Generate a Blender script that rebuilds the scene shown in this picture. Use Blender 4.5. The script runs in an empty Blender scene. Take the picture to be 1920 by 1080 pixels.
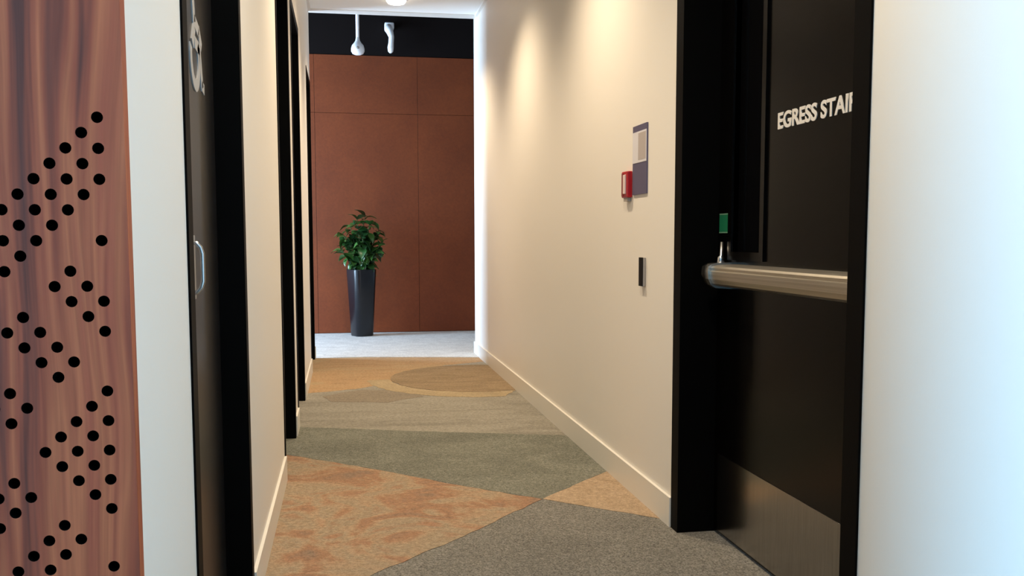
import bpy, bmesh, math, random
from mathutils import Vector, Matrix
C = bpy.context.scene
COL = C.collection
random.seed(7)

# ------------------------------------------------------------------ camera, world, lights, exposure
# axes: x across the corridor (right +), y along the corridor (away +), z up; metres
CAM_Z = 1.05
yaw, pitch, roll = math.radians(10.05), math.radians(4.90), math.radians(0.08)
fwd = Vector((math.sin(yaw) * math.cos(pitch), math.cos(yaw) * math.cos(pitch), -math.sin(pitch)))
right = Vector((math.cos(yaw), -math.sin(yaw), 0))
up = right.cross(fwd)
r2 = right * math.cos(roll) - up * math.sin(roll)
u2 = right * math.sin(roll) + up * math.cos(roll)
cd = bpy.data.cameras.new('camera')
cam = bpy.data.objects.new('camera', cd)
COL.objects.link(cam)
cam.matrix_world = Matrix(((r2.x, u2.x, -fwd.x, 0), (r2.y, u2.y, -fwd.y, 0), (r2.z, u2.z, -fwd.z, CAM_Z), (0, 0, 0, 1)))
cd.sensor_width = 36
cd.lens = 36 * 1800 / 1920
cd.shift_x = (960 - 966) / 1920
cd.shift_y = (599 - 540) / 1920
cd.clip_start = 0.02
C.camera = cam
C.view_settings.view_transform = 'Standard'
C.view_settings.look = 'None'
C.view_settings.exposure = 0.87
C.view_settings.gamma = 1.0
C.view_settings.use_curve_mapping = False

w = bpy.data.worlds.new('sky')
C.world = w
w.use_nodes = True
w.node_tree.nodes['Background'].inputs[0].default_value = (.62, .80, 1, 1)
w.node_tree.nodes['Background'].inputs[1].default_value = 1.5


def area(name, loc, size, power, color, rot):
    l = bpy.data.lights.new(name, 'AREA')
    l.shape = 'RECTANGLE'
    l.size, l.size_y = size
    l.energy = power
    l.color = color
    o = bpy.data.objects.new(name, l)
    o.location = loc
    o.rotation_euler = rot
    COL.objects.link(o)
    return o


PI = math.pi
# daylight through the lobby window left of and behind the camera, shining +x
area('daylight_front', (-3.44, .20, 1.5), (2.3, 1.25), 142, (.26, .63, 1.0), (0, -PI / 2, 0))
# daylight through the window of the far lobby, shining +x
area('daylight_far', (-3.44, 9.35, 1.5), (2.6, 1.4), 250, (.50, .73, 1.0), (0, -PI / 2, 0))
DOWNLIGHT_POWER = 75
DOWNLIGHTS_Y = (8.0, 6.14, 4.22, 2.30, .35)
LOBBY_LIGHT = 55

# ------------------------------------------------------------------ helpers
def nmat(name, color=(.5, .5, .5), rough=.6, metal=0.0, spec=.5):
    m = bpy.data.materials.new(name)
    m.use_nodes = True
    b = m.node_tree.nodes['Principled BSDF']
    b.inputs['Base Color'].default_value = (*color, 1)
    b.inputs['Roughness'].default_value = rough
    b.inputs['Metallic'].default_value = metal
    b.inputs['Specular IOR Level'].default_value = spec
    return m


def nd(m, t, **kw):
    n = m.node_tree.nodes.new(t)
    for k, v in kw.items():
        setattr(n, k, v)
    return n


def lk(m, a, ai, b, bi):
    m.node_tree.links.new(a.outputs[ai], b.inputs[bi])


def coords(m, scale=(1, 1, 1)):
    tc = nd(m, 'ShaderNodeTexCoord')
    mp = nd(m, 'ShaderNodeMapping')
    mp.inputs['Scale'].default_value = scale
    lk(m, tc, 'Object', mp, 'Vector')
    return mp


def noise(m, vec, scale, detail=3, rough=.55, dist=0):
    n = nd(m, 'ShaderNodeTexNoise')
    n.inputs['Scale'].default_value = scale
    n.inputs['Detail'].default_value = detail
    n.inputs['Roughness'].default_value = rough
    n.inputs['Distortion'].default_value = dist
    lk(m, vec, 0, n, 'Vector')
    return n


def ramp(m, src, stops, out=0):
    r = nd(m, 'ShaderNodeValToRGB')
    e = r.color_ramp.elements
    while len(e) > 1:
        e.remove(e[-1])
    e[0].position, e[0].color = stops[0][0], (*stops[0][1], 1)
    for p, c in stops[1:]:
        x = e.new(p)
        x.color = (*c, 1)
    lk(m, src, out, r, 'Fac')
    return r


def mixc(m, fac, a, b, mode='MIX', f=None):
    n = nd(m, 'ShaderNodeMix', data_type='RGBA', blend_type=mode)
    if fac is None:
        n.inputs[0].default_value = f
    else:
        m.node_tree.links.new(fac, n.inputs[0])
    for i, v in ((6, a), (7, b)):
        if isinstance(v, tuple):
            n.inputs[i].default_value = (*v, 1)
        else:
            m.node_tree.links.new(v, n.inputs[i])
    return n


def bump(m, src, strength, dist=.002, out=0):
    b = nd(m, 'ShaderNodeBump')
    b.inputs['Strength'].default_value = strength
    b.inputs['Distance'].default_value = dist
    lk(m, src, out, b, 'Height')
    lk(m, b, 0, m.node_tree.nodes['Principled BSDF'], 'Normal')


def base(m, node, out=0):
    lk(m, node, out, m.node_tree.nodes['Principled BSDF'], 'Base Color')


def box(bm, x0, x1, y0, y1, z0, z1, bev=0):
    vs = [bm.verts.new((x, y, z)) for x in (x0, x1) for y in (y0, y1) for z in (z0, z1)]
    fs = [bm.faces.new([vs[i] for i in q]) for q in ((0, 1, 3, 2), (4, 6, 7, 5), (0, 4, 5, 1), (2, 3, 7, 6), (0, 2, 6, 4), (1, 5, 7, 3))]
    if bev:
        ed = list({e for f in fs for e in f.edges})
        bmesh.ops.bevel(bm, geom=ed, offset=bev, segments=2, affect='EDGES', profile=.5)


def obj(name, bm, mat, parent=None, smooth=False, kind=None, label=None, cat=None, group=None, at=None):
    me = bpy.data.meshes.new(name)
    bmesh.ops.recalc_face_normals(bm, faces=bm.faces[:])
    if at:
        bmesh.ops.translate(bm, verts=bm.verts[:], vec=-Vector(at))
    bm.to_mesh(me)
    bm.free()
    me.materials.append(mat)
    if smooth:
        for p in me.polygons:
            p.use_smooth = True
    o = bpy.data.objects.new(name, me)
    COL.objects.link(o)
    if at:
        o.location = at
    if parent:
        o.parent = parent
        o.matrix_parent_inverse = Matrix.Translation(parent.location).inverted()
    prop(o, kind, label, cat, group)
    return o


def prop(o, kind=None, label=None, cat=None, group=None):
    for k, v in (('kind', kind), ('label', label), ('category', cat), ('group', group)):
        if v:
            o[k] = v


def boxes(name, lst, mat, parent=None, **kw):
    bm = bmesh.new()
    for b in lst:
        box(bm, *b)
    return obj(name, bm, mat, parent, **kw)


def empty(name, loc, **kw):
    o = bpy.data.objects.new(name, None)
    o.empty_display_size = .1
    o.location = loc
    COL.objects.link(o)
    prop(o, **kw)
    return o


def tube(bm, pts, rad, seg=10, cap=True):
    pts = [Vector(p) for p in pts]
    if not isinstance(rad, (list, tuple)):
        rad = [rad] * len(pts)
    rings = []
    nrm = None
    for i, p in enumerate(pts):
        t = (pts[min(i + 1, len(pts) - 1)] - pts[max(i - 1, 0)]).normalized()
        if nrm is None:
            nrm = t.orthogonal().normalized()
        nrm = (nrm - t * nrm.dot(t)).normalized()
        bi = t.cross(nrm)
        rings.append([bm.verts.new(p + (nrm * math.cos(a) + bi * math.sin(a)) * rad[i]) for a in [2 * PI * k / seg for k in range(seg)]])
    for a, b in zip(rings, rings[1:]):
        for k in range(seg):
            bm.faces.new((a[k], a[(k + 1) % seg], b[(k + 1) % seg], b[k]))
    if cap:
        bm.faces.new(rings[0][::-1])
        bm.faces.new(rings[-1])


def lathe(bm, prof, c, seg=32):
    rings = []
    for r, z in prof:
        if r < 1e-5:
            rings.append([bm.verts.new((c[0], c[1], c[2] + z))])
        else:
            rings.append([bm.verts.new((c[0] + r * math.cos(2 * PI * k / seg), c[1] + r * math.sin(2 * PI * k / seg), c[2] + z)) for k in range(seg)])
    for a, b in zip(rings, rings[1:]):
        for k in range(seg):
            k2 = (k + 1) % seg
            if len(a) == 1 and len(b) > 1:
                bm.faces.new((a[0], b[k], b[k2]))
            elif len(b) == 1 and len(a) > 1:
                bm.faces.new((a[k], a[k2], b[0]))
            elif len(a) > 1:
                bm.faces.new((a[k], a[k2], b[k2], b[k]))


def extrude_y(bm, prof, y0, y1):
    a = [bm.verts.new((x, y0, z)) for x, z in prof]
    b = [bm.verts.new((x, y1, z)) for x, z in prof]
    n = len(prof)
    for k in range(n):
        bm.faces.new((a[k], a[(k + 1) % n], b[(k + 1) % n], b[k]))
    bm.faces.new(a)
    bm.faces.new(b[::-1])


# ------------------------------------------------------------------ materials
def paint(name, col, rough=.55, spec=.3):
    m = nmat(name, col, rough, 0, spec)
    n = noise(m, coords(m), 220, 4)
    bump(m, n, .12, .001)
    return m


M = {}
M['wall'] = paint('wall_paint', (.82, .785, .735), .5, .3)
M['trim'] = paint('trim_paint', (.80, .77, .71), .32, .5)
M['ceiling'] = paint('ceiling_paint', (.90, .88, .85), .8, .2)
M['dark_ceiling'] = paint('dark_ceiling_paint', (.0065, .004, .0035), .8, .1)
M['black'] = paint('black_door_paint', (.0013, .0011, .0011), .23, .14)
M['black_frame'] = paint('black_frame_paint', (.001, .0009, .0009), .55, .06)
M['charcoal'] = paint('charcoal_left_leaf', (.011, .0105, .0115), .3, .5)  # left door leaves, set lighter than the right door leaf
M['glass_dark'] = nmat('dark_vision_glass', (.002, .002, .0025), .06, 0, .4)
M['chrome'] = nmat('satin_chrome', (.62, .62, .63), .25, 1)
M['white_metal'] = nmat('white_enamel', (.82, .83, .86), .35, 0, .5)
M['bright_white'] = nmat('bright_white_shade', (.92, .93, .94), .4)
M['grey_plastic'] = nmat('grey_plastic', (.33, .30, .28), .5)
M['black_plastic'] = nmat('black_plastic', (.002, .002, .002), .5, 0, .1)
M['red'] = nmat('red_plastic', (.40, .006, .013), .3)
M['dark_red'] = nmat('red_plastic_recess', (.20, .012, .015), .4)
M['pale'] = nmat('pale_plastic', (.75, .62, .60), .4)
M['purple'] = nmat('purple_grey_print', (.09, .082, .155), .5)
M['paper'] = nmat('white_sheet', (.70, .69, .75), .5)
M['paper_grey'] = nmat('grey_print', (.46, .41, .40), .5)
M['green'] = nmat('green_print', (.01, .16, .075), .4)
M['green_light'] = nmat('pale_green_print', (.16, .32, .22), .4)
M['letter'] = nmat('white_lettering', (.72, .69, .66), .5)
M['letter_grey'] = nmat('grey_lettering', (.40, .395, .40), .5)
M['felt'] = nmat('black_felt', (.002, .002, .002), .95, 0, .05)

# brushed steel
m = nmat('brushed_steel', (.5, .47, .43), .2, 1)
n = noise(m, coords(m, (1, 400, 6)), 1, 3)
rr = ramp(m, n, [(.3, (.32, .30, .275)), (.7, (.42, .40, .375))])
base(m, rr)
bump(m, n, .05, .0005)
M['steel'] = m
m = nmat('bronze_tinted_bar', (.55, .48, .38), .38, 1)
n = noise(m, coords(m, (30, 1, 300)), 1, 2)
base(m, ramp(m, n, [(.3, (.44, .41, .36)), (.7, (.60, .56, .49))]))
M['bar'] = m

# walnut veneer with vertical grain
m = nmat('walnut_veneer', (.2, .1, .07), .45, 0, .3)
mp = coords(m, (1, 1, 1))
warp = noise(m, coords(m, (5, 5, 1.1)), 1, 2)
wadd = nd(m, 'ShaderNodeVectorMath', operation='MULTIPLY_ADD')
lk(m, warp, 'Color', wadd, 0)
wadd.inputs[1].default_value = (.10, 0, 0)
lk(m, mp, 0, wadd, 2)
st = nd(m, 'ShaderNodeMapping')
st.inputs['Scale'].default_value = (26, 26, 1.1)
lk(m, wadd, 0, st, 'Vector')
g1 = noise(m, st, 1, 3, .5, .3)
r1 = ramp(m, g1, [(.36, (.105, .028, .018)), (.45, (.285, .058, .027)), (.54, (.43, .108, .044)), (.66, (.31, .061, .030))])
st2 = nd(m, 'ShaderNodeMapping')
st2.inputs['Scale'].default_value = (210, 210, 5)
lk(m, wadd, 0, st2, 'Vector')
g2 = noise(m, st2, 1, 2)
r2_ = ramp(m, g2, [(.3, (.78, .76, .76)), (.7, (1.08, 1.08, 1.08))])
mx = mixc(m, None, r1.outputs[0], r2_.outputs[0], 'MULTIPLY', .8)
lk(m, mx, 2, m.node_tree.nodes['Principled BSDF'], 'Base Color')
M['walnut'] = m

# rust coloured wall panels
m = nmat('rust_panel', (.13, .05, .03), .6, 0, .3)
a1 = noise(m, coords(m, (1, 1, 1)), 1.4, 4, .6, .4)
a2 = noise(m, coords(m, (1, 1, 1)), 45, 3, .7)
ra = ramp(m, a1, [(.3, (.135, .027, .006)), (.7, (.188, .040, .009))])
rb = ramp(m, a2, [(.3, (.8, .8, .8)), (.7, (1.12, 1.12, 1.12))])
mx = mixc(m, None, ra.outputs[0], rb.outputs[0], 'MULTIPLY', .7)
lk(m, mx, 2, m.node_tree.nodes['Principled BSDF'], 'Base Color')
M['rust'] = m


def carpet(name, stops, swirl_scale, swirl_dist, grain=.35, stretch=(1, 1, 1)):
    m = nmat(name, (.3, .3, .3), .95, 0, .05)
    big = noise(m, coords(m, stretch), swirl_scale, 4, .55, swirl_dist)
    r = ramp(m, big, stops)
    fine = noise(m, coords(m), 170, 3, .7)
    rf = ramp(m, fine, [(.32, (1 - grain,) * 3), (.68, (1 + grain,) * 3)])
    mid = noise(m, coords(m), 55, 3, .6)
    rm = ramp(m, mid, [(.35, (.86,) * 3), (.65, (1.14,) * 3)])
    x1 = mixc(m, None, r.outputs[0], rf.outputs[0], 'MULTIPLY', 1)
    x2 = mixc(m, None, x1.outputs[2], rm.outputs[0], 'MULTIPLY', 1)
    lk(m, x2, 2, m.node_tree.nodes['Principled BSDF'], 'Base Color')
    bump(m, fine, .5, .004)
    return m


def s3(c, k):
    return tuple(v * k for v in c)


GREY, DGREY, TAN = (.185, .175, .157), (.180, .180, .150), (.285, .263, .222)
ORANGE, BROWN, YELL = (.40, .235, .125), (.285, .21, .135), (.37, .29, .185)
M['c_grey'] = carpet('grey_carpet', [(.35, s3(GREY, .92)), (.65, s3(GREY, 1.08))], 2.5, .8, .6)
M['c_dark'] = carpet('olive_grey_carpet', [(.35, s3(DGREY, .88)), (.65, s3(DGREY, 1.10))], 3, 1.2, .5)
M['c_tan'] = carpet('tan_carpet', [(.35, s3(TAN, .82)), (.5, TAN), (.65, s3(TAN, 1.08))], 2.2, 1.5, .25, (.6, 1.6, 1))
M['c_orange'] = carpet('orange_marbled_carpet', [(.30, (.24, .17, .125)), (.42, (.305, .178, .113)), (.50, (.345, .245, .163)), (.58, (.305, .24, .168)), (.70, (.315, .185, .119))], 3.4, 1.3, .22, (.9, 1.0, 1))
M['c_peach'] = carpet('peach_carpet', [(.3, s3((.385, .28, .185), .88)), (.7, s3((.385, .285, .195), 1.1))], 6, 1.5, .25)
M['c_ochre'] = carpet('ochre_carpet', [(.3, (.33, .225, .135)), (.5, (.41, .27, .155)), (.7, (.39, .29, .175))], 2.5, 1.8, .22, (.6, 2.0, 1))
M['c_brown'] = carpet('brown_carpet', [(.3, s3(BROWN, .8)), (.7, s3(BROWN, 1.12))], 4, 1.8, .25, (.6, 1.8, 1))
M['c_patch'] = carpet('taupe_carpet', [(.3, (.225, .19, .15)), (.7, (.265, .225, .175))], 4, 1.8, .25, (.6, 1.8, 1))
M['c_yellow'] = carpet('yellow_carpet', [(.3, s3(YELL, .9)), (.7, s3(YELL, 1.1))], 4, 1, .22)
M['c_lobby'] = carpet('pale_grey_carpet', [(.35, (.50, .48, .46)), (.65, (.60, .58, .55))], 8, 1, .22)

m = nmat('leaf_green', (.03, .12, .02), .3, 0, .7)
oi = nd(m, 'ShaderNodeObjectInfo')
r = ramp(m, oi, [(0, (.008, .034, .010)), (.5, (.022, .085, .016)), (1, (.065, .160, .035))], 'Random')
base(m, r)
M['leaf'] = m
M['stem'] = nmat('stem_bark', (.05, .07, .02), .8)
M['soil'] = nmat('soil', (.02, .013, .008), .95)
M['pot'] = nmat('dark_blue_black_glaze', (.002, .003, .006), .26, 0, .5)


def emit(name, col, s):
    m = bpy.data.materials.new(name)
    m.use_nodes = True
    nt = m.node_tree
    nt.nodes.remove(nt.nodes['Principled BSDF'])
    e = nt.nodes.new('ShaderNodeEmission')
    e.inputs[0].default_value = (*col, 1)
    e.inputs[1].default_value = s
    nt.links.new(e.outputs[0], nt.nodes['Material Output'].inputs[0])
    return m


M['lens'] = emit('lit_lens', (1, .90, .72), 6)
m = bpy.data.materials.new('window_glass')
m.use_nodes = True
nt = m.node_tree
nt.nodes.remove(nt.nodes['Principled BSDF'])
tr = nt.nodes.new('ShaderNodeBsdfTransparent')
gl = nt.nodes.new('ShaderNodeBsdfGlossy')
gl.inputs['Roughness'].default_value = .02
ms = nt.nodes.new('ShaderNodeMixShader')
ms.inputs[0].default_value = .06
nt.links.new(tr.outputs[0], ms.inputs[1])
nt.links.new(gl.outputs[0], ms.inputs[2])
nt.links.new(ms.outputs[0], nt.nodes['Material Output'].inputs[0])
M['window_glass'] = m

# ------------------------------------------------------------------ the setting
XL, XR = -.270, 1.160          # wall faces of the corridor
XDL, XDR = -.335, 1.290        # door leaf faces
H = 2.965                      # corridor ceiling
Y0 = 1.262                     # front corner of the left wall
YL, YR = 8.50, 8.64            # ends of the left and right corridor walls
YB = 10.68                     # far wall
HEAD = 2.36                    # head of the door openings
LOP = [(1.75, 2.735), (4.21, 5.15), (5.42, 6.335), (7.63, 8.47)]   # left door openings incl. casing
T = .18

segs = []
prev = Y0
for a, b in LOP:
    segs.append((XL - T, XL, prev, a, 0, H))
    segs.append((XL - T, XL, a, b, HEAD, H))
    prev = b
segs.append((XL - T, XL, prev, YL, 0, H))
boxes('wall_left', segs, M['wall'], kind='structure', label='cream left corridor wall with black doors')
ROP = (2.0, 3.272)
boxes('wall_right', [(XR, XR + T, -3.5, ROP[0], 0, 3.0), (XR, XR + T, ROP[1], YR, 0, 3.0), (XR, XR + T, ROP[0], ROP[1], HEAD, 3.0)],
      M['wall'], kind='structure', label='cream right corridor wall, daylit white near the camera')
boxes('wall_front', [(-3.5, XL - .001, Y0, Y0 + T, 0, 3.0)], M['wall'], kind='structure', label='white wall behind the perforated wood panel')
boxes('wall_back', [(-3.68, XR + T, -3.68, -3.5, 0, 3.0)], M['wall'], kind='structure', label='white wall behind the camera')

WF = (-.50, .90, .25, 2.85)   # front window y0 y1 z0 z1
boxes('wall_window_side', [(-3.68, -3.5, -3.5, WF[0], 0, 3.0), (-3.68, -3.5, WF[1], Y0 + T, 0, 3.0), (-3.68, -3.5, WF[0], WF[1], 0, WF[2]),
      (-3.68, -3.5, WF[0], WF[1], WF[3], 3.0)], M['wall'], kind='structure', label='white wall with a window, left of the camera')
WB = (8.62, 10.08, .2, 2.9)
boxes('wall_lobby_left', [(-3.68, -3.5, YL - T, WB[0], 0, 3.9), (-3.68, -3.5, WB[1], YB, 0, 3.9), (-3.68, -3.5, WB[0], WB[1], 0, WB[2]),
      (-3.68, -3.5, WB[0], WB[1], WB[3], 3.9)], M['wall'], kind='structure', label='far lobby wall with a window')
boxes('wall_lobby_right', [(4.0, 4.18, YR - T, YB, 0, 3.9)], M['wall'], kind='structure', label='right wall of the far lobby')
boxes('wall_lobby_front', [(-3.5, XL - T, YL - T, YL, 0, 3.9), (XR + T, 4.0, YR - T, YR, 0, 3.9), (XL - T, XR + T, YL - .06, YL + .06, H + .04, 3.9)],
      M['wall'], kind='structure', label='near wall of the far lobby around the corridor mouth')
for i, (q, nm) in enumerate(((WF, 'front'), (WB, 'far'))):
    f = boxes('window_%d' % (i + 1), [(-3.62, -3.52, q[0], q[0] + .05, q[2], q[3]), (-3.62, -3.52, q[1] - .05, q[1], q[2], q[3]),
              (-3.62, -3.52, q[0], q[1], q[2], q[2] + .05), (-3.62, -3.52, q[0], q[1], q[3] - .05, q[3]),
              (-3.60, -3.54, (q[0] + q[1]) / 2 - .02, (q[0] + q[1]) / 2 + .02, q[2], q[3])], M['black_frame'],
              kind='structure', label='black framed window of the %s lobby' % nm)
    for k in range(2):
        ya = q[0] + .05 if k == 0 else (q[0] + q[1]) / 2 + .02
        yb = (q[0] + q[1]) / 2 - .02 if k == 0 else q[1] - .05
        boxes('pane', [(-3.574, -3.566, ya, yb, q[2] + .05, q[3] - .05)], M['window_glass'], f)

boxes('ceiling', [(XL - T, XR + T, Y0, YL + .05, H, H + .04), (-3.68, XR + T, -3.68, Y0, 3.0, 3.04), (-3.68, XL - T, Y0, Y0 + T, 3.0, 3.04)], M['ceiling'], kind='structure',
      label='white corridor ceiling with recessed downlights')
boxes('trim_1', [(XL, XR, 8.42, 8.56, H - .004, H + .02)], M['trim'], kind='structure', label='pale bulkhead edge across the corridor mouth')
boxes('trim_2', [(XL, XL + .022, Y0, 8.40, H - .022, H)], M['trim'], kind='structure', label='pale ceiling edge strip along the left wall')
boxes('trim_3', [(XR - .022, XR, Y0, 8.40, H - .022, H)], M['trim'], kind='structure', label='pale ceiling edge strip along the right wall')
boxes('ceiling_lobby', [(-3.68, 4.18, YL - T, YB + .2, 3.9, 3.94)], M['dark_ceiling'], kind='structure', label='dark high ceiling of the far lobby')

# far wall: structural backing, rust panels with recessed joints, black band above
far = boxes('wall_far', [(-3.68, 4.18, YB + .012, YB + .2, 0, 3.9)], M['black_frame'], kind='structure', label='rust brown panelled far wall with black upper band')
JX = [-3.5 + .02] + [-.293 + 1.105 * k for k in range(-2, 4)] + [3.98]
JZ = [.004, 2.388, 3.005]
for i in range(len(JX) - 1):
    for j in range(2):
        a, b = JX[i] + .0015, JX[i + 1] - .0015
        if b - a < .05:
            continue
        bm = bmesh.new()
        box(bm, a, b, YB, YB + .012, JZ[j] + .0015, JZ[j + 1] - .0015, .001)
        obj('panel', bm, M['rust'], far)
boxes('band', [(-3.48, 3.98, YB + .002, YB + .012, 3.01, 3.9)], M['dark_ceiling'], far, label='flat black band above the rust panels')

# floor with its carpet fields
FL = boxes('floor', [(-3.68, 4.18, -3.68, YB + .2, -.05, -.004)], M['c_grey'], kind='structure', label='grey carpet floor with orange, tan and brown fields')


def field(name, pts, mat, layer, label, rough=.006):
    out = []
    n = len(pts)
    for k in range(n):
        a, b = Vector(pts[k]), Vector(pts[(k + 1) % n])
        L = (b - a).length
        cnt = max(1, int(L / .05))
        nr = Vector((-(b - a).y, (b - a).x)).normalized() if L else Vector((0, 0))
        for q in range(cnt):
            p = a.lerp(b, q / cnt)
            if 0 < q:
                p = p + nr * random.uniform(-rough, rough)
            out.append(p)
    z1 = -.004 + .0006 * layer
    bm = bmesh.new()
    top = [bm.verts.new((min(p.x, 1.289), p.y, z1)) for p in out]
    bot = [bm.verts.new((v.co.x, v.co.y, -.02)) for v in top]
    bm.faces.new(top)
    for k in range(len(top)):
        bm.faces.new((top[k], bot[k], bot[(k + 1) % len(top)], top[(k + 1) % len(top)]))
    bmesh.ops.triangulate(bm, faces=[f for f in bm.faces if len(f.verts) > 4])
    return obj(name, bm, mat, FL, label=label)


XA, XB = XL - .06, XR
field('carpet_field', [(XA, 5.44), (.31, 5.20), (XB, 4.915), (XB, 8.30), (XA, 8.60)], M['c_tan'], 1, 'tan carpet field across the corridor')
field('carpet_field', [(XA, 4.76), (.113, 4.355), (.463, 4.0), (.770, 3.722), (XB, 4.135), (XB, 4.915), (.31, 5.20), (XA, 5.44)], M['c_dark'], 2, 'olive grey carpet field', .004)
field('carpet_field', [(XA, 2.55), (.055, 2.944), (.357, 3.255), (.768, 3.718), (.463, 3.995), (.113, 4.35), (XA, 4.755)], M['c_orange'], 3, 'orange marbled carpet field', .006)
field('carpet_field', [(.772, 3.722), (XB, 3.37), (XB, 4.13)], M['c_peach'], 3, 'peach carpet triangle at the right baseboard', .004)
field('carpet_field', [(XA, 6.55), (.10, 6.75), (.32, 7.0), (.40, 7.30), (.55, 7.62), (.80, 7.85), (XB, 8.02), (XB, 8.32), (XA, 8.62)], M['c_ochre'], 2, 'ochre carpet field at the corridor mouth', .015)
arc = [(.95 + .80 * math.cos(t), 7.10 + .88 * math.sin(t)) for t in [math.radians(d) for d in range(180, 361, 12)]]
arc = [p for p in arc if p[0] < XB]
arc2 = [(.95 + .64 * math.cos(t), 7.13 + .70 * math.sin(t)) for t in [math.radians(d) for d in range(360, 179, -12)]]
arc2 = [p for p in arc2 if p[0] < XB]
field('carpet_field', arc + [(XB, 6.29)] * 0 + arc2, M['c_yellow'], 4, 'yellow curved carpet band', .008)
disc = [(.95 + .63 * math.cos(math.radians(d)), 7.13 + .69 * math.sin(math.radians(d))) for d in range(0, 360, 12)]
field('carpet_field', [(min(x, XB), y) for x, y in disc], M['c_brown'], 5, 'brown rounded carpet field', .008)
field('carpet_field', [(-.10, 6.22), (.25, 6.12), (.50, 6.32), (.36, 6.60), (.08, 6.66), (-.16, 6.45)], M['c_patch'], 3, 'brown patch in the tan carpet', .012)
lf = boxes('lobby_floor', [(-3.5, 4.0, YL, YB + .012, -.02, .0005)], M['c_lobby'], FL, label='pale grey carpet of the far lobby')
bm = bmesh.new()
vs = [bm.verts.new(p) for p in ((XL - .06, 8.60, .001), (XR, 8.30, .001), (XR + .0, YL + .1, .001), (XL - .06, YL + .101, .001))]
vb = [bm.verts.new((v.co.x, v.co.y, -.02)) for v in vs]
bm.faces.new(vs)
for k in range(4):
    bm.faces.new((vs[k], vb[k], vb[(k + 1) % 4], vs[(k + 1) % 4]))
obj('lobby_floor_edge', bm, M['c_lobby'], FL)

# baseboards
BH = .105
bs = []
prev = Y0
for a, b in LOP:
    bs.append((XL, XL + .010, prev, a, -.004, BH))
    prev = b
bs.append((XL, XL + .010, prev, YL, -.004, BH))
boxes('baseboard_left', bs, M['trim'], kind='structure', label='cream baseboard along the left wall')
boxes('baseboard_right', [(XR - .012, XR, -3.5, ROP[0], -.004, BH), (XR - .012, XR, ROP[1], YR, -.004, BH)], M['trim'], kind='structure', label='cream baseboard along the right wall')

# ------------------------------------------------------------------ left doors
def left_door(i, a, b, label):
    d = empty('door_%d' % i, (XDL, (a + b) / 2, 0), kind='structure', label=label)
    c = .05
    fr = boxes('frame', [(XDL - .05, XL + .004, a, a + c, -.004, HEAD), (XDL - .05, XL + .004, b - c, b, -.004, HEAD), (XDL - .05, XL + .004, a + c, b - c, HEAD - c, HEAD)],
               M['black_frame'], d)
    bm = bmesh.new()
    box(bm, XDL - .045, XDL, a + c + .003, b - c - .003, .006, HEAD - c - .003, .002)
    obj('leaf', bm, M['charcoal'], d)
    return d


d1 = left_door(2, *LOP[0], 'black restroom door with white pictogram and pull handle, nearest on the left')
for k, t in ((1, 'second black door on the left wall'), (2, 'third black door on the left wall'), (3, 'farthest black door on the left wall')):
    left_door(k + 2, *LOP[k], t)
# pull handle on the near left door
bm = bmesh.new()
hy, hz0, hz1, hx = 2.245, .926, 1.040, XDL
tube(bm, [(hx, hy, hz1), (hx + .008, hy, hz1 - .002), (hx + .017, hy, hz1 - .012), (hx + .021, hy, hz1 - .026), (hx + .021, hy, hz0 + .026), (hx + .017, hy, hz0 + .012), (hx + .008, hy, hz0 + .002), (hx, hy, hz0)], .0052, 12)
hd = obj('handle', bm, M['chrome'], d1, True, label='chrome D-shaped pull handle')
bm = bmesh.new()
box(bm, hx, hx + .003, hy - .022, hy + .022, hz0 - .015, hz1 + .015, .001)
obj('back_plate', bm, M['grey_plastic'], hd)


def lring(bm, cy, cz, ro, ri, a0, a1, x0, x1, seg=28):
    R = []
    for k in range(seg + 1):
        a = math.radians(a0 + (a1 - a0) * k / seg)
        R.append([bm.verts.new((x, cy + r * math.cos(a), cz + r * math.sin(a))) for x in (x0, x1) for r in (ri, ro)])
    for p, q in zip(R, R[1:]):
        for i, j in ((0, 1), (1, 3), (3, 2), (2, 0)):
            bm.faces.new((p[i], p[j], q[j], q[i]))
    bm.faces.new((R[0][0], R[0][1], R[0][3], R[0][2]))
    bm.faces.new((R[-1][0], R[-1][2], R[-1][3], R[-1][1]))


def lbar(bm, y0, z0, y1, z1, wd, x0, x1):
    d = Vector((y1 - y0, z1 - z0)).normalized()
    n = Vector((-d.y, d.x)) * wd / 2
    c = [(y0 + n.x, z0 + n.y), (y1 + n.x, z1 + n.y), (y1 - n.x, z1 - n.y), (y0 - n.x, z0 - n.y)]
    a = [bm.verts.new((x0, y, z)) for y, z in c]
    b = [bm.verts.new((x1, y, z)) for y, z in c]
    bm.faces.new(a)
    bm.faces.new(b[::-1])
    for k in range(4):
        bm.faces.new((a[k], a[(k + 1) % 4], b[(k + 1) % 4], b[k]))


# wheelchair pictogram, seated figure leaning forward (towards +y), raised on the door
bm = bmesh.new()
x0, x1 = XDL, XDL + .003
pc = 2.375
lring(bm, pc - .02, 1.462, .075, .047, -200, 40, x0, x1)
lbar(bm, pc - .035, 1.62, pc - .02, 1.545, .032, x0, x1)
lbar(bm, pc - .02, 1.55, pc + .05, 1.535, .029, x0, x1)
lbar(bm, pc + .045, 1.54, pc + .085, 1.505, .029, x0, x1)
lbar(bm, pc - .02, 1.535, pc - .055, 1.49, .029, x0, x1)
lbar(bm, pc - .02, 1.50, pc + .055, 1.495, .029, x0, x1)
lbar(bm, pc + .052, 1.50, pc + .085, 1.41, .030, x0, x1)
lbar(bm, pc + .08, 1.415, pc + .115, 1.41, .026, x0, x1)
lring(bm, pc - .04, 1.665, .026, .0, 0, 360, x0, x1, 20)
obj('pictogram', bm, M['letter_grey'], d1, label='raised white wheelchair pictogram')

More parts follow.
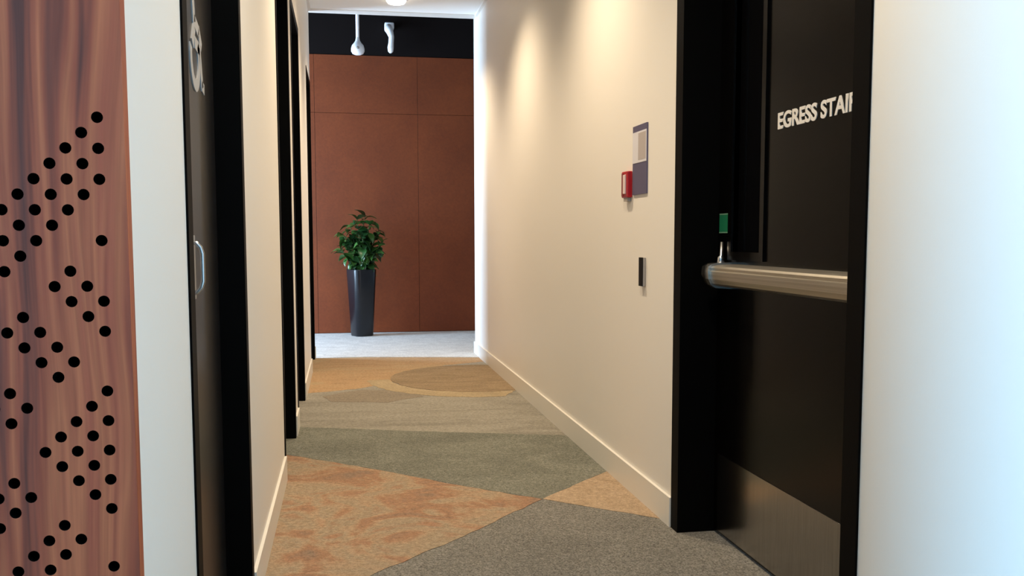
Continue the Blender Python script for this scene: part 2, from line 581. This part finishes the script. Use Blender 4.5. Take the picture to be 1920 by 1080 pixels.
# ------------------------------------------------------------------ egress stair door on the right
A, B = ROP
c = .07
D = empty('door_1', (XDR, (A + B) / 2, 0), kind='structure', label='black egress stair door with exit bar and kick plate')
boxes('frame', [(XR - .006, XDR + .05, A, A + c, -.004, HEAD), (XR - .006, XDR + .05, B - c, B, -.004, HEAD), (XR - .006, XDR + .05, A + c, B - c, HEAD - c, HEAD)], M['black_frame'], D)
la, lb = A + c + .003, B - c - .003
va, vb_, vz0, vz1 = 2.845, 3.07, 1.0, 2.05
boxes('leaf', [(XDR, XDR + .045, la, va, .006, HEAD - c - .003), (XDR, XDR + .045, vb_, lb, .006, HEAD - c - .003),
      (XDR, XDR + .045, va, vb_, .006, vz0), (XDR, XDR + .045, va, vb_, vz1, HEAD - c - .003)], M['black'], D)
vf = boxes('vision_frame', [(XDR - .008, XDR + .02, va - .028, va, vz0 - .028, vz1 + .028), (XDR - .008, XDR + .02, vb_, vb_ + .028, vz0 - .028, vz1 + .028),
           (XDR - .008, XDR + .02, va, vb_, vz0 - .028, vz0), (XDR - .008, XDR + .02, va, vb_, vz1, vz1 + .028)], M['black'], D, label='black frame of the narrow vision panel')
boxes('pane', [(XDR + .018, XDR + .026, va, vb_, vz0, vz1)], M['glass_dark'], vf, label='dark glass pane')
bm = bmesh.new()
box(bm, XDR - .002, XDR, 2.14, 3.165, .012, .287, .0008)
obj('kick_plate', bm, M['steel'], D, label='brushed steel kick plate')
bm = bmesh.new()
extrude_y(bm, [(XDR, 0.8820), (1.238, 0.8852), (1.222, 0.8932), (1.213, 0.9084), (1.210, 0.9244), (1.2095, 0.9348), (1.216, 0.9372), (1.214, 0.9460), (1.220, 0.9524), (1.235, 0.9556), (XDR, 0.9588)], 2.165, 3.07)
bar = obj('exit_bar', bm, M['bar'], D, label='bronze toned push bar')
bm = bmesh.new()
extrude_y(bm, [(XDR, 0.8740), (1.232, 0.8772), (1.214, 0.8884), (1.205, 0.9084), (1.202, 0.9348), (1.205, 0.9508), (1.216, 0.9588), (1.235, 0.9620), (XDR, 0.9636)], 3.07, 3.10)
extrude_y(bm, [(XDR, 0.8772), (1.25, 0.8788), (1.225, 0.8924), (1.21, 0.9204), (1.212, 0.9484), (1.235, 0.9604), (XDR, 0.9620)], 3.10, 3.15)
obj('end_cap', bm, M['chrome'], bar, label='satin chrome end cap at the latch side')
bm = bmesh.new()
extrude_y(bm, [(XDR, 0.8788), (1.238, 0.8820), (1.220, 0.8908), (1.208, 0.9124), (1.206, 0.9404), (1.217, 0.9548), (1.235, 0.9580), (XDR, 0.9612)], 2.150, 2.165)
obj('end_cap', bm, M['chrome'], bar, label='satin chrome end cap at the hinge side')
bm = bmesh.new()
tube(bm, [(1.27, 3.125, .958), (1.27, 3.125, .980), (1.272, 3.125, .986), (1.273, 3.125, 1.033)], [.014, .012, .007, .006], 12)
obj('latch_rod', bm, M['chrome'], bar, True, label='short chrome latch rod')
st_ = boxes('sticker', [(XDR - .0012, XDR, 3.108, 3.188, 1.063, 1.130)], M['green'], D, label='small green door release sticker')
boxes('border', [(XDR - .0016, XDR - .0012, 3.108, 3.188, 1.126, 1.130), (XDR - .0016, XDR - .0012, 3.108, 3.188, 1.063, 1.067)], M['green_light'], st_)

# EGRESS STAIR lettering, raised white letters
cu = bpy.data.curves.new('lettering', 'FONT')
cu.body = 'EGRESS STAIR'
cu.size = .0715
cu.extrude = .0012
cu.offset = .0020
cu.space_character = 1.0
to = bpy.data.objects.new('lettering_source', cu)
COL.objects.link(to)
bpy.context.view_layer.update()
me = bpy.data.meshes.new_from_object(to.evaluated_get(bpy.context.evaluated_depsgraph_get()))
bpy.data.objects.remove(to)
xs = [v.co.x for v in me.vertices]
ys = [v.co.y for v in me.vertices]
sx, sy = (.462) / (max(xs) - min(xs)), .0495 / (max(ys) - min(ys))
for v in me.vertices:
    X, Y, Z = (v.co.x - min(xs)) * sx, (v.co.y - min(ys)) * sy, v.co.z
    v.co = (XDR - .0012 - Z, 2.741 - X, 1.3705 + Y)
me.materials.clear()
me.materials.append(M['letter'])
lo = bpy.data.objects.new('lettering', me)
COL.objects.link(lo)
lo.parent = D
lo.matrix_parent_inverse = Matrix.Translation(D.location).inverted()
lo['label'] = 'white raised letters EGRESS STAIR'

# ------------------------------------------------------------------ perforated wood panel
HOLES = [(65, -16), (64, -17), (63, -16), (63, -18), (62, -17), (62, -19), (61, -16), (61, -18), (61, -20), (60, -17), (60, -19), (60, -21), (59, -18), (59, -20), (59, -22), (58, -19), (58, -21), (57, -16), (57, -20), (57, -22), (56, -21), (55, -18), (55, -22), (54, -17), (54, -19), (54, -23), (53, -16), (53, -18), (52, -17), (52, -21), (51, -16), (51, -20), (51, -22), (50, -19), (50, -21), (49, -18), (49, -20), (48, -19), (48, -23), (47, -16), (47, -22), (46, -17), (46, -21), (46, -23), (45, -16), (45, -18), (45, -22), (44, -17), (44, -19), (43, -16), (43, -18), (43, -20), (42, -17), (42, -19), (41, -16), (41, -18), (41, -22), (40, -17), (40, -21), (40, -23), (39, -16), (39, -22), (38, -19), (38, -23), (37, -18), (37, -20), (36, -19), (36, -21), (35, -16), (35, -20), (35, -22), (34, -17), (34, -21)]
hs = set()
for j, i in HOLES:
    for di in (0, 8, 16, 24):
        for dj in (0, 32):
            if j - dj > 2:
                hs.add((j - dj, i - di))
PX, PZ, PO, PQ = .0185, .0184, .0066, -.0022
px1, px0 = -.2590, -1.20
pz0, pz1 = .02, 2.90
py0, py1 = 1.236, Y0 - .001
root = empty('wood_panel', (-.73, py1, .02), label='walnut wood panel perforated with rows of round holes on the left', cat='wall panel')
bm = bmesh.new()
gx = sorted({round(px0, 5), round(px1, 5)} | {round(PO + (i + .5) * PX, 5) for i in range(-64, -15) if px0 < PO + (i + .5) * PX < px1})
gz = sorted({pz0, pz1} | {round(PQ + (j + .5) * PZ, 5) for j in range(2, 67)})
vg = {}


def gv(x, z):
    k = (x, z)
    if k not in vg:
        vg[k] = bm.verts.new((x, py0, z))
    return vg[k]


HR = .0069
for a, b in zip(gx, gx[1:]):
    for z0, z1 in zip(gz, gz[1:]):
        cx, cz = (a + b) / 2, (z0 + z1) / 2
        i, j = round((cx - PO) / PX), round((cz - PQ) / PZ)
        q = [gv(a, z0), gv(b, z0), gv(b, z1), gv(a, z1)]
        if (j, i) in hs and abs((b - a) - PX) < .002 and abs(z1 - z0 - PZ) < .002:
            cx, cz = PO + i * PX, PQ + j * PZ
            ring = [bm.verts.new((cx + HR * math.cos(math.radians(225 + 22.5 * k)), py0, cz + HR * math.sin(math.radians(225 + 22.5 * k)))) for k in range(16)]
            deep = [bm.verts.new((v.co.x, py1 - .003, v.co.z)) for v in ring]
            for s in range(4):
                q0, q1 = q[s], q[(s + 1) % 4]
                for k in range(4):
                    r0, r1 = ring[s * 4 + k], ring[(s * 4 + k + 1) % 16]
                    if k < 2:
                        bm.faces.new((q0, r1, r0))
                    else:
                        bm.faces.new((q1, r1, r0))
                bm.faces.new((q0, q1, ring[s * 4 + 2]))
            for k in range(16):
                f = bm.faces.new((ring[k], ring[(k + 1) % 16], deep[(k + 1) % 16], deep[k]))
                f.material_index = 1
        else:
            bm.faces.new(q)
for (xa, xb, ya, yb, za, zb) in ((px0, px0, py0, py1, pz0, pz1), (px1, px1, py0, py1, pz0, pz1)):
    vs = [bm.verts.new(p) for p in ((xa, ya, za), (xa, yb, za), (xa, yb, zb), (xa, ya, zb))]
    bm.faces.new(vs)
for z in (pz0, pz1):
    vs = [bm.verts.new(p) for p in ((px0, py0, z), (px1, py0, z), (px1, py1, z), (px0, py1, z))]
    bm.faces.new(vs)
face = obj('face', bm, M['walnut'], root)
face.data.materials.append(M['felt'])
boxes('backing', [(px0, px1 - .001, py1 - .003, py1, pz0, pz1)], M['felt'], root, label='black felt behind the holes')

# ------------------------------------------------------------------ things on the right wall
t = empty('evacuation_sign', (XR, 3.69, 1.22), label='purple grey safety notice with white sheet on the right wall', cat='sign')
ya, yb, za, zb = 3.600, 3.782, 1.219, 1.491
boxes('plate', [(XR - .006, XR, ya, yb, za, zb)], M['purple'], t)
boxes('sheet', [(XR - .0072, XR - .006, ya + .001, yb - .001, za + .125, zb - .025)], M['paper'], t, label='white printed sheet')
boxes('diagram', [(XR - .0078, XR - .0072, ya + .008, ya + .104, za + .135, zb - .032)], M['paper_grey'], t, label='faint grey diagram')

t = empty('fire_alarm_pull', (XR, 3.87, 1.205), label='red fire alarm pull station beside the safety notice', cat='fire alarm')
bm = bmesh.new()
box(bm, XR - .022, XR, 3.800, 3.885, 1.211, 1.318, .004)
obj('housing', bm, M['red'], t)
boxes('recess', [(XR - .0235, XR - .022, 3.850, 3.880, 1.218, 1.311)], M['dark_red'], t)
bm = bmesh.new()
box(bm, XR - .028, XR - .022, 3.818, 3.847, 1.226, 1.304, .002)
obj('pull_handle', bm, M['pale'], t, label='pale pull handle')
bm = bmesh.new()
box(bm, XR - .018, XR, 3.815, 3.865, 1.196, 1.211)  # grey box standing in for the shade below the housing
obj('painted_shadow', bm, M['grey_plastic'], t)

t = empty('card_reader', (XR, 3.66, .855), label='slim black and grey access card reader on the right wall', cat='card reader')
bm = bmesh.new()
box(bm, XR - .012, XR, 3.612, 3.662, .857, .970, .002)
obj('body', bm, M['grey_plastic'], t, label='grey body')
bm = bmesh.new()
box(bm, XR - .0145, XR - .012, 3.612, 3.662, .857, .970, .001)
obj('cover', bm, M['black_plastic'], t, label='black front cover')

# ------------------------------------------------------------------ lamps
def downlight(y, label, z=H, x=.444, power=DOWNLIGHT_POWER, color=(1, .80, .55)):
    t = empty('downlight', (x, y, z), label=label, cat='ceiling light', group='recessed downlights')
    bm = bmesh.new()
    lathe(bm, [(.074, .0), (.088, .0), (.090, -.006), (.085, -.010), (.078, -.008), (.074, .0)], (x, y, z))
    obj('trim_ring', bm, M['white_metal'], t, True)
    bm = bmesh.new()
    lathe(bm, [(.077, -.002), (.075, -.020), (.066, -.030), (.045, -.035), (.0, -.036)], (x, y, z))
    obj('lens', bm, M['lens'], t, True, label='glowing lens')
    l = bpy.data.lights.new('downlight_beam', 'SPOT')
    l.energy = power
    l.color = color
    l.spot_size = math.radians(126)
    l.spot_blend = .85
    l.shadow_soft_size = .05
    o = bpy.data.objects.new('downlight_beam', l)
    o.location = (x, y, z - .09)
    COL.objects.link(o)


downlight(DOWNLIGHTS_Y[0], 'lit round downlight in the corridor ceiling just before the corridor mouth')
for y in DOWNLIGHTS_Y[1:]:
    downlight(y, 'unseen round downlight above the picture, the nearest added as fill', power=DOWNLIGHT_POWER if y > 1 else 33,
              color=(1, .80, .55) if y > 1 else (1, .70, .46))  # nearest lamp is added, warm fill for the left wall end and wood panel

t = empty('pendant_light', (.158, 9.6, 3.9), label='white pendant on a thin rod with small globe before the black band', cat='pendant light')
bm = bmesh.new()
tube(bm, [(.158, 9.6, 3.9), (.158, 9.6, 2.9)], .0165, 14)
obj('rod', bm, M['white_metal'], t, True)
bm = bmesh.new()
lathe(bm, [(.0165, .13), (.022, .10), (.035, .080), (.056, .055), (.064, .025), (.064, -.002), (.052, -.024), (.030, -.034), (0, -.036)], (.158, 9.6, 2.845))
obj('globe', bm, M['white_metal'], t, True)
bm = bmesh.new()
lathe(bm, [(0, -.004), (.012, -.003), (.014, 0), (.014, .012)], (0, 0, 0), 16)
bmesh.ops.rotate(bm, verts=bm.verts[:], cent=(0, 0, 0), matrix=Matrix.Rotation(-PI / 2, 3, 'X'))
bmesh.ops.translate(bm, verts=bm.verts[:], vec=(.156, 9.534, 2.868))
obj('lens', bm, M['grey_plastic'], t, True, label='small grey lens')

t = empty('wall_lamp', (.52, YB, 3.37), label='white curved fixture with grey mount on the black band', cat='wall lamp')
bm = bmesh.new()
box(bm, .462, .562, YB - .10, YB + .002, 3.275, 3.345, .012)
obj('mount', bm, M['white_metal'], t, True)
bm = bmesh.new()
tube(bm, [(.502, YB - .06, 3.31), (.500, YB - .10, 3.27), (.515, YB - .13, 3.235), (.530, YB - .14, 3.18), (.526, YB - .14, 3.12), (.520, YB - .14, 3.07), (.520, YB - .14, 3.03), (.520, YB - .14, 3.012)],
     [.04, .043, .038, .029, .028, .033, .028, .012], 16)
obj('shade', bm, M['bright_white'], t, True, label='bright white curved shade')

# ------------------------------------------------------------------ potted plant
PXc, PYc = .172, 10.36
t = empty('potted_plant', (PXc, PYc, .0005), label='leafy green shrub in a tall tapered blue black planter by the rust wall', cat='plant')


def rsq(half, r, z, rot, seg=5):
    out = []
    for cx, cy, a0 in ((1, 1, 0), (-1, 1, 90), (-1, -1, 180), (1, -1, 270)):
        for k in range(seg + 1):
            a = math.radians(a0 + 90 * k / seg)
            x, y = cx * (half - r) + r * math.cos(a), cy * (half - r) + r * math.sin(a)
            out.append((PXc + x * math.cos(rot) - y * math.sin(rot), PYc + x * math.sin(rot) + y * math.cos(rot), z))
    return out


rot = math.radians(27)
bm = bmesh.new()
prof = [(.094, .0005), (.100, .008), (.132, .70), (.132, .712), (.120, .712), (.117, .66)]
rings = [[bm.verts.new(p) for p in rsq(h, .062 if h > .11 else .05, z, rot)] for h, z in prof]
for a, b in zip(rings, rings[1:]):
    for k in range(len(a)):
        bm.faces.new((a[k], a[(k + 1) % len(a)], b[(k + 1) % len(b)], b[k]))
bm.faces.new(rings[0])
pot = obj('planter', bm, M['pot'], t, True)
bm = bmesh.new()
bm.faces.new([bm.verts.new(p) for p in rsq(.118, .05, .665, rot)])
obj('soil', bm, M['soil'], t)

bm = bmesh.new()
N = 8
G = []
for k in range(N + 1):
    u = k / N
    wd = .62 * math.sin(PI * u ** .85) * (1 - .15 * u) + .002
    zc = .10 * math.sin(PI * u) - .22 * u * u
    G.append((bm.verts.new((-wd * .62, u, zc + .10 * wd)), bm.verts.new((0, u, zc - .04)), bm.verts.new((wd * .62, u, zc + .10 * wd))))
for a, b in zip(G, G[1:]):
    bm.faces.new((a[0], a[1], b[1], b[0]))
    bm.faces.new((a[1], a[2], b[2], b[1]))
leaf_me = bpy.data.meshes.new('leaf')
bm.to_mesh(leaf_me)
bm.free()
leaf_me.materials.append(M['leaf'])
for p in leaf_me.polygons:
    p.use_smooth = True
rnd = random.Random(3)
stems = [(PXc + rnd.uniform(-.05, .05), PYc + rnd.uniform(-.05, .05)) for _ in range(9)]
tips = [(-.19, -.02, 1.10), (-.11, .06, 1.18), (-.04, -.04, 1.25), (.05, .05, 1.27), (.10, -.05, 1.21), (.19, .02, 1.14), (.21, -.04, .99), (-.21, -.05, .92), (.02, -.14, 1.06)]
for (sx_, sy_), (tx, ty, tz) in zip(stems, tips):
    bm = bmesh.new()
    pts = []
    for k in range(7):
        u = k / 6
        pts.append((sx_ + (PXc + tx - sx_) * u ** 1.4, sy_ + (PYc + ty - sy_) * u ** 1.4, .66 + (tz - .67) * u))
    tube(bm, pts, [.009 - .006 * k / 6 for k in range(7)], 7)
    obj('stem', bm, M['stem'], t, True)
    for n_ in range(33):
        u = .10 + .92 * n_ / 32
        u2_ = min(u, 1)
        px = sx_ + (PXc + tx - sx_) * u2_ ** 1.4
        py = sy_ + (PYc + ty - sy_) * u2_ ** 1.4
        pz = .66 + (tz - .67) * u2_
        az = n_ * 2.4 + rnd.uniform(-.5, .5)
        el = math.radians(rnd.uniform(-60, 25)) + (.5 if n_ > 29 else 0)
        L = rnd.uniform(.09, .138)
        q = bpy.data.objects.new('leaf', leaf_me)
        COL.objects.link(q)
        q.parent = t
        q.matrix_parent_inverse = Matrix.Translation(t.location).inverted()
        mw = Matrix.Translation((px, py, pz)) @ Matrix.Rotation(az, 4, 'Z') @ Matrix.Rotation(el, 4, 'X') @ Matrix.Rotation(rnd.uniform(-.5, .5), 4, 'Y') @ Matrix.Diagonal((L * .95, L, L, 1))
        tip = mw @ Vector((0, 1, 0))
        if tip.y > YB - .02:
            mw = Matrix.Translation((px, py, pz)) @ Matrix.Rotation(az + PI, 4, 'Z') @ Matrix.Rotation(el, 4, 'X') @ Matrix.Diagonal((L * .95, L, L, 1))
        q.matrix_basis = mw
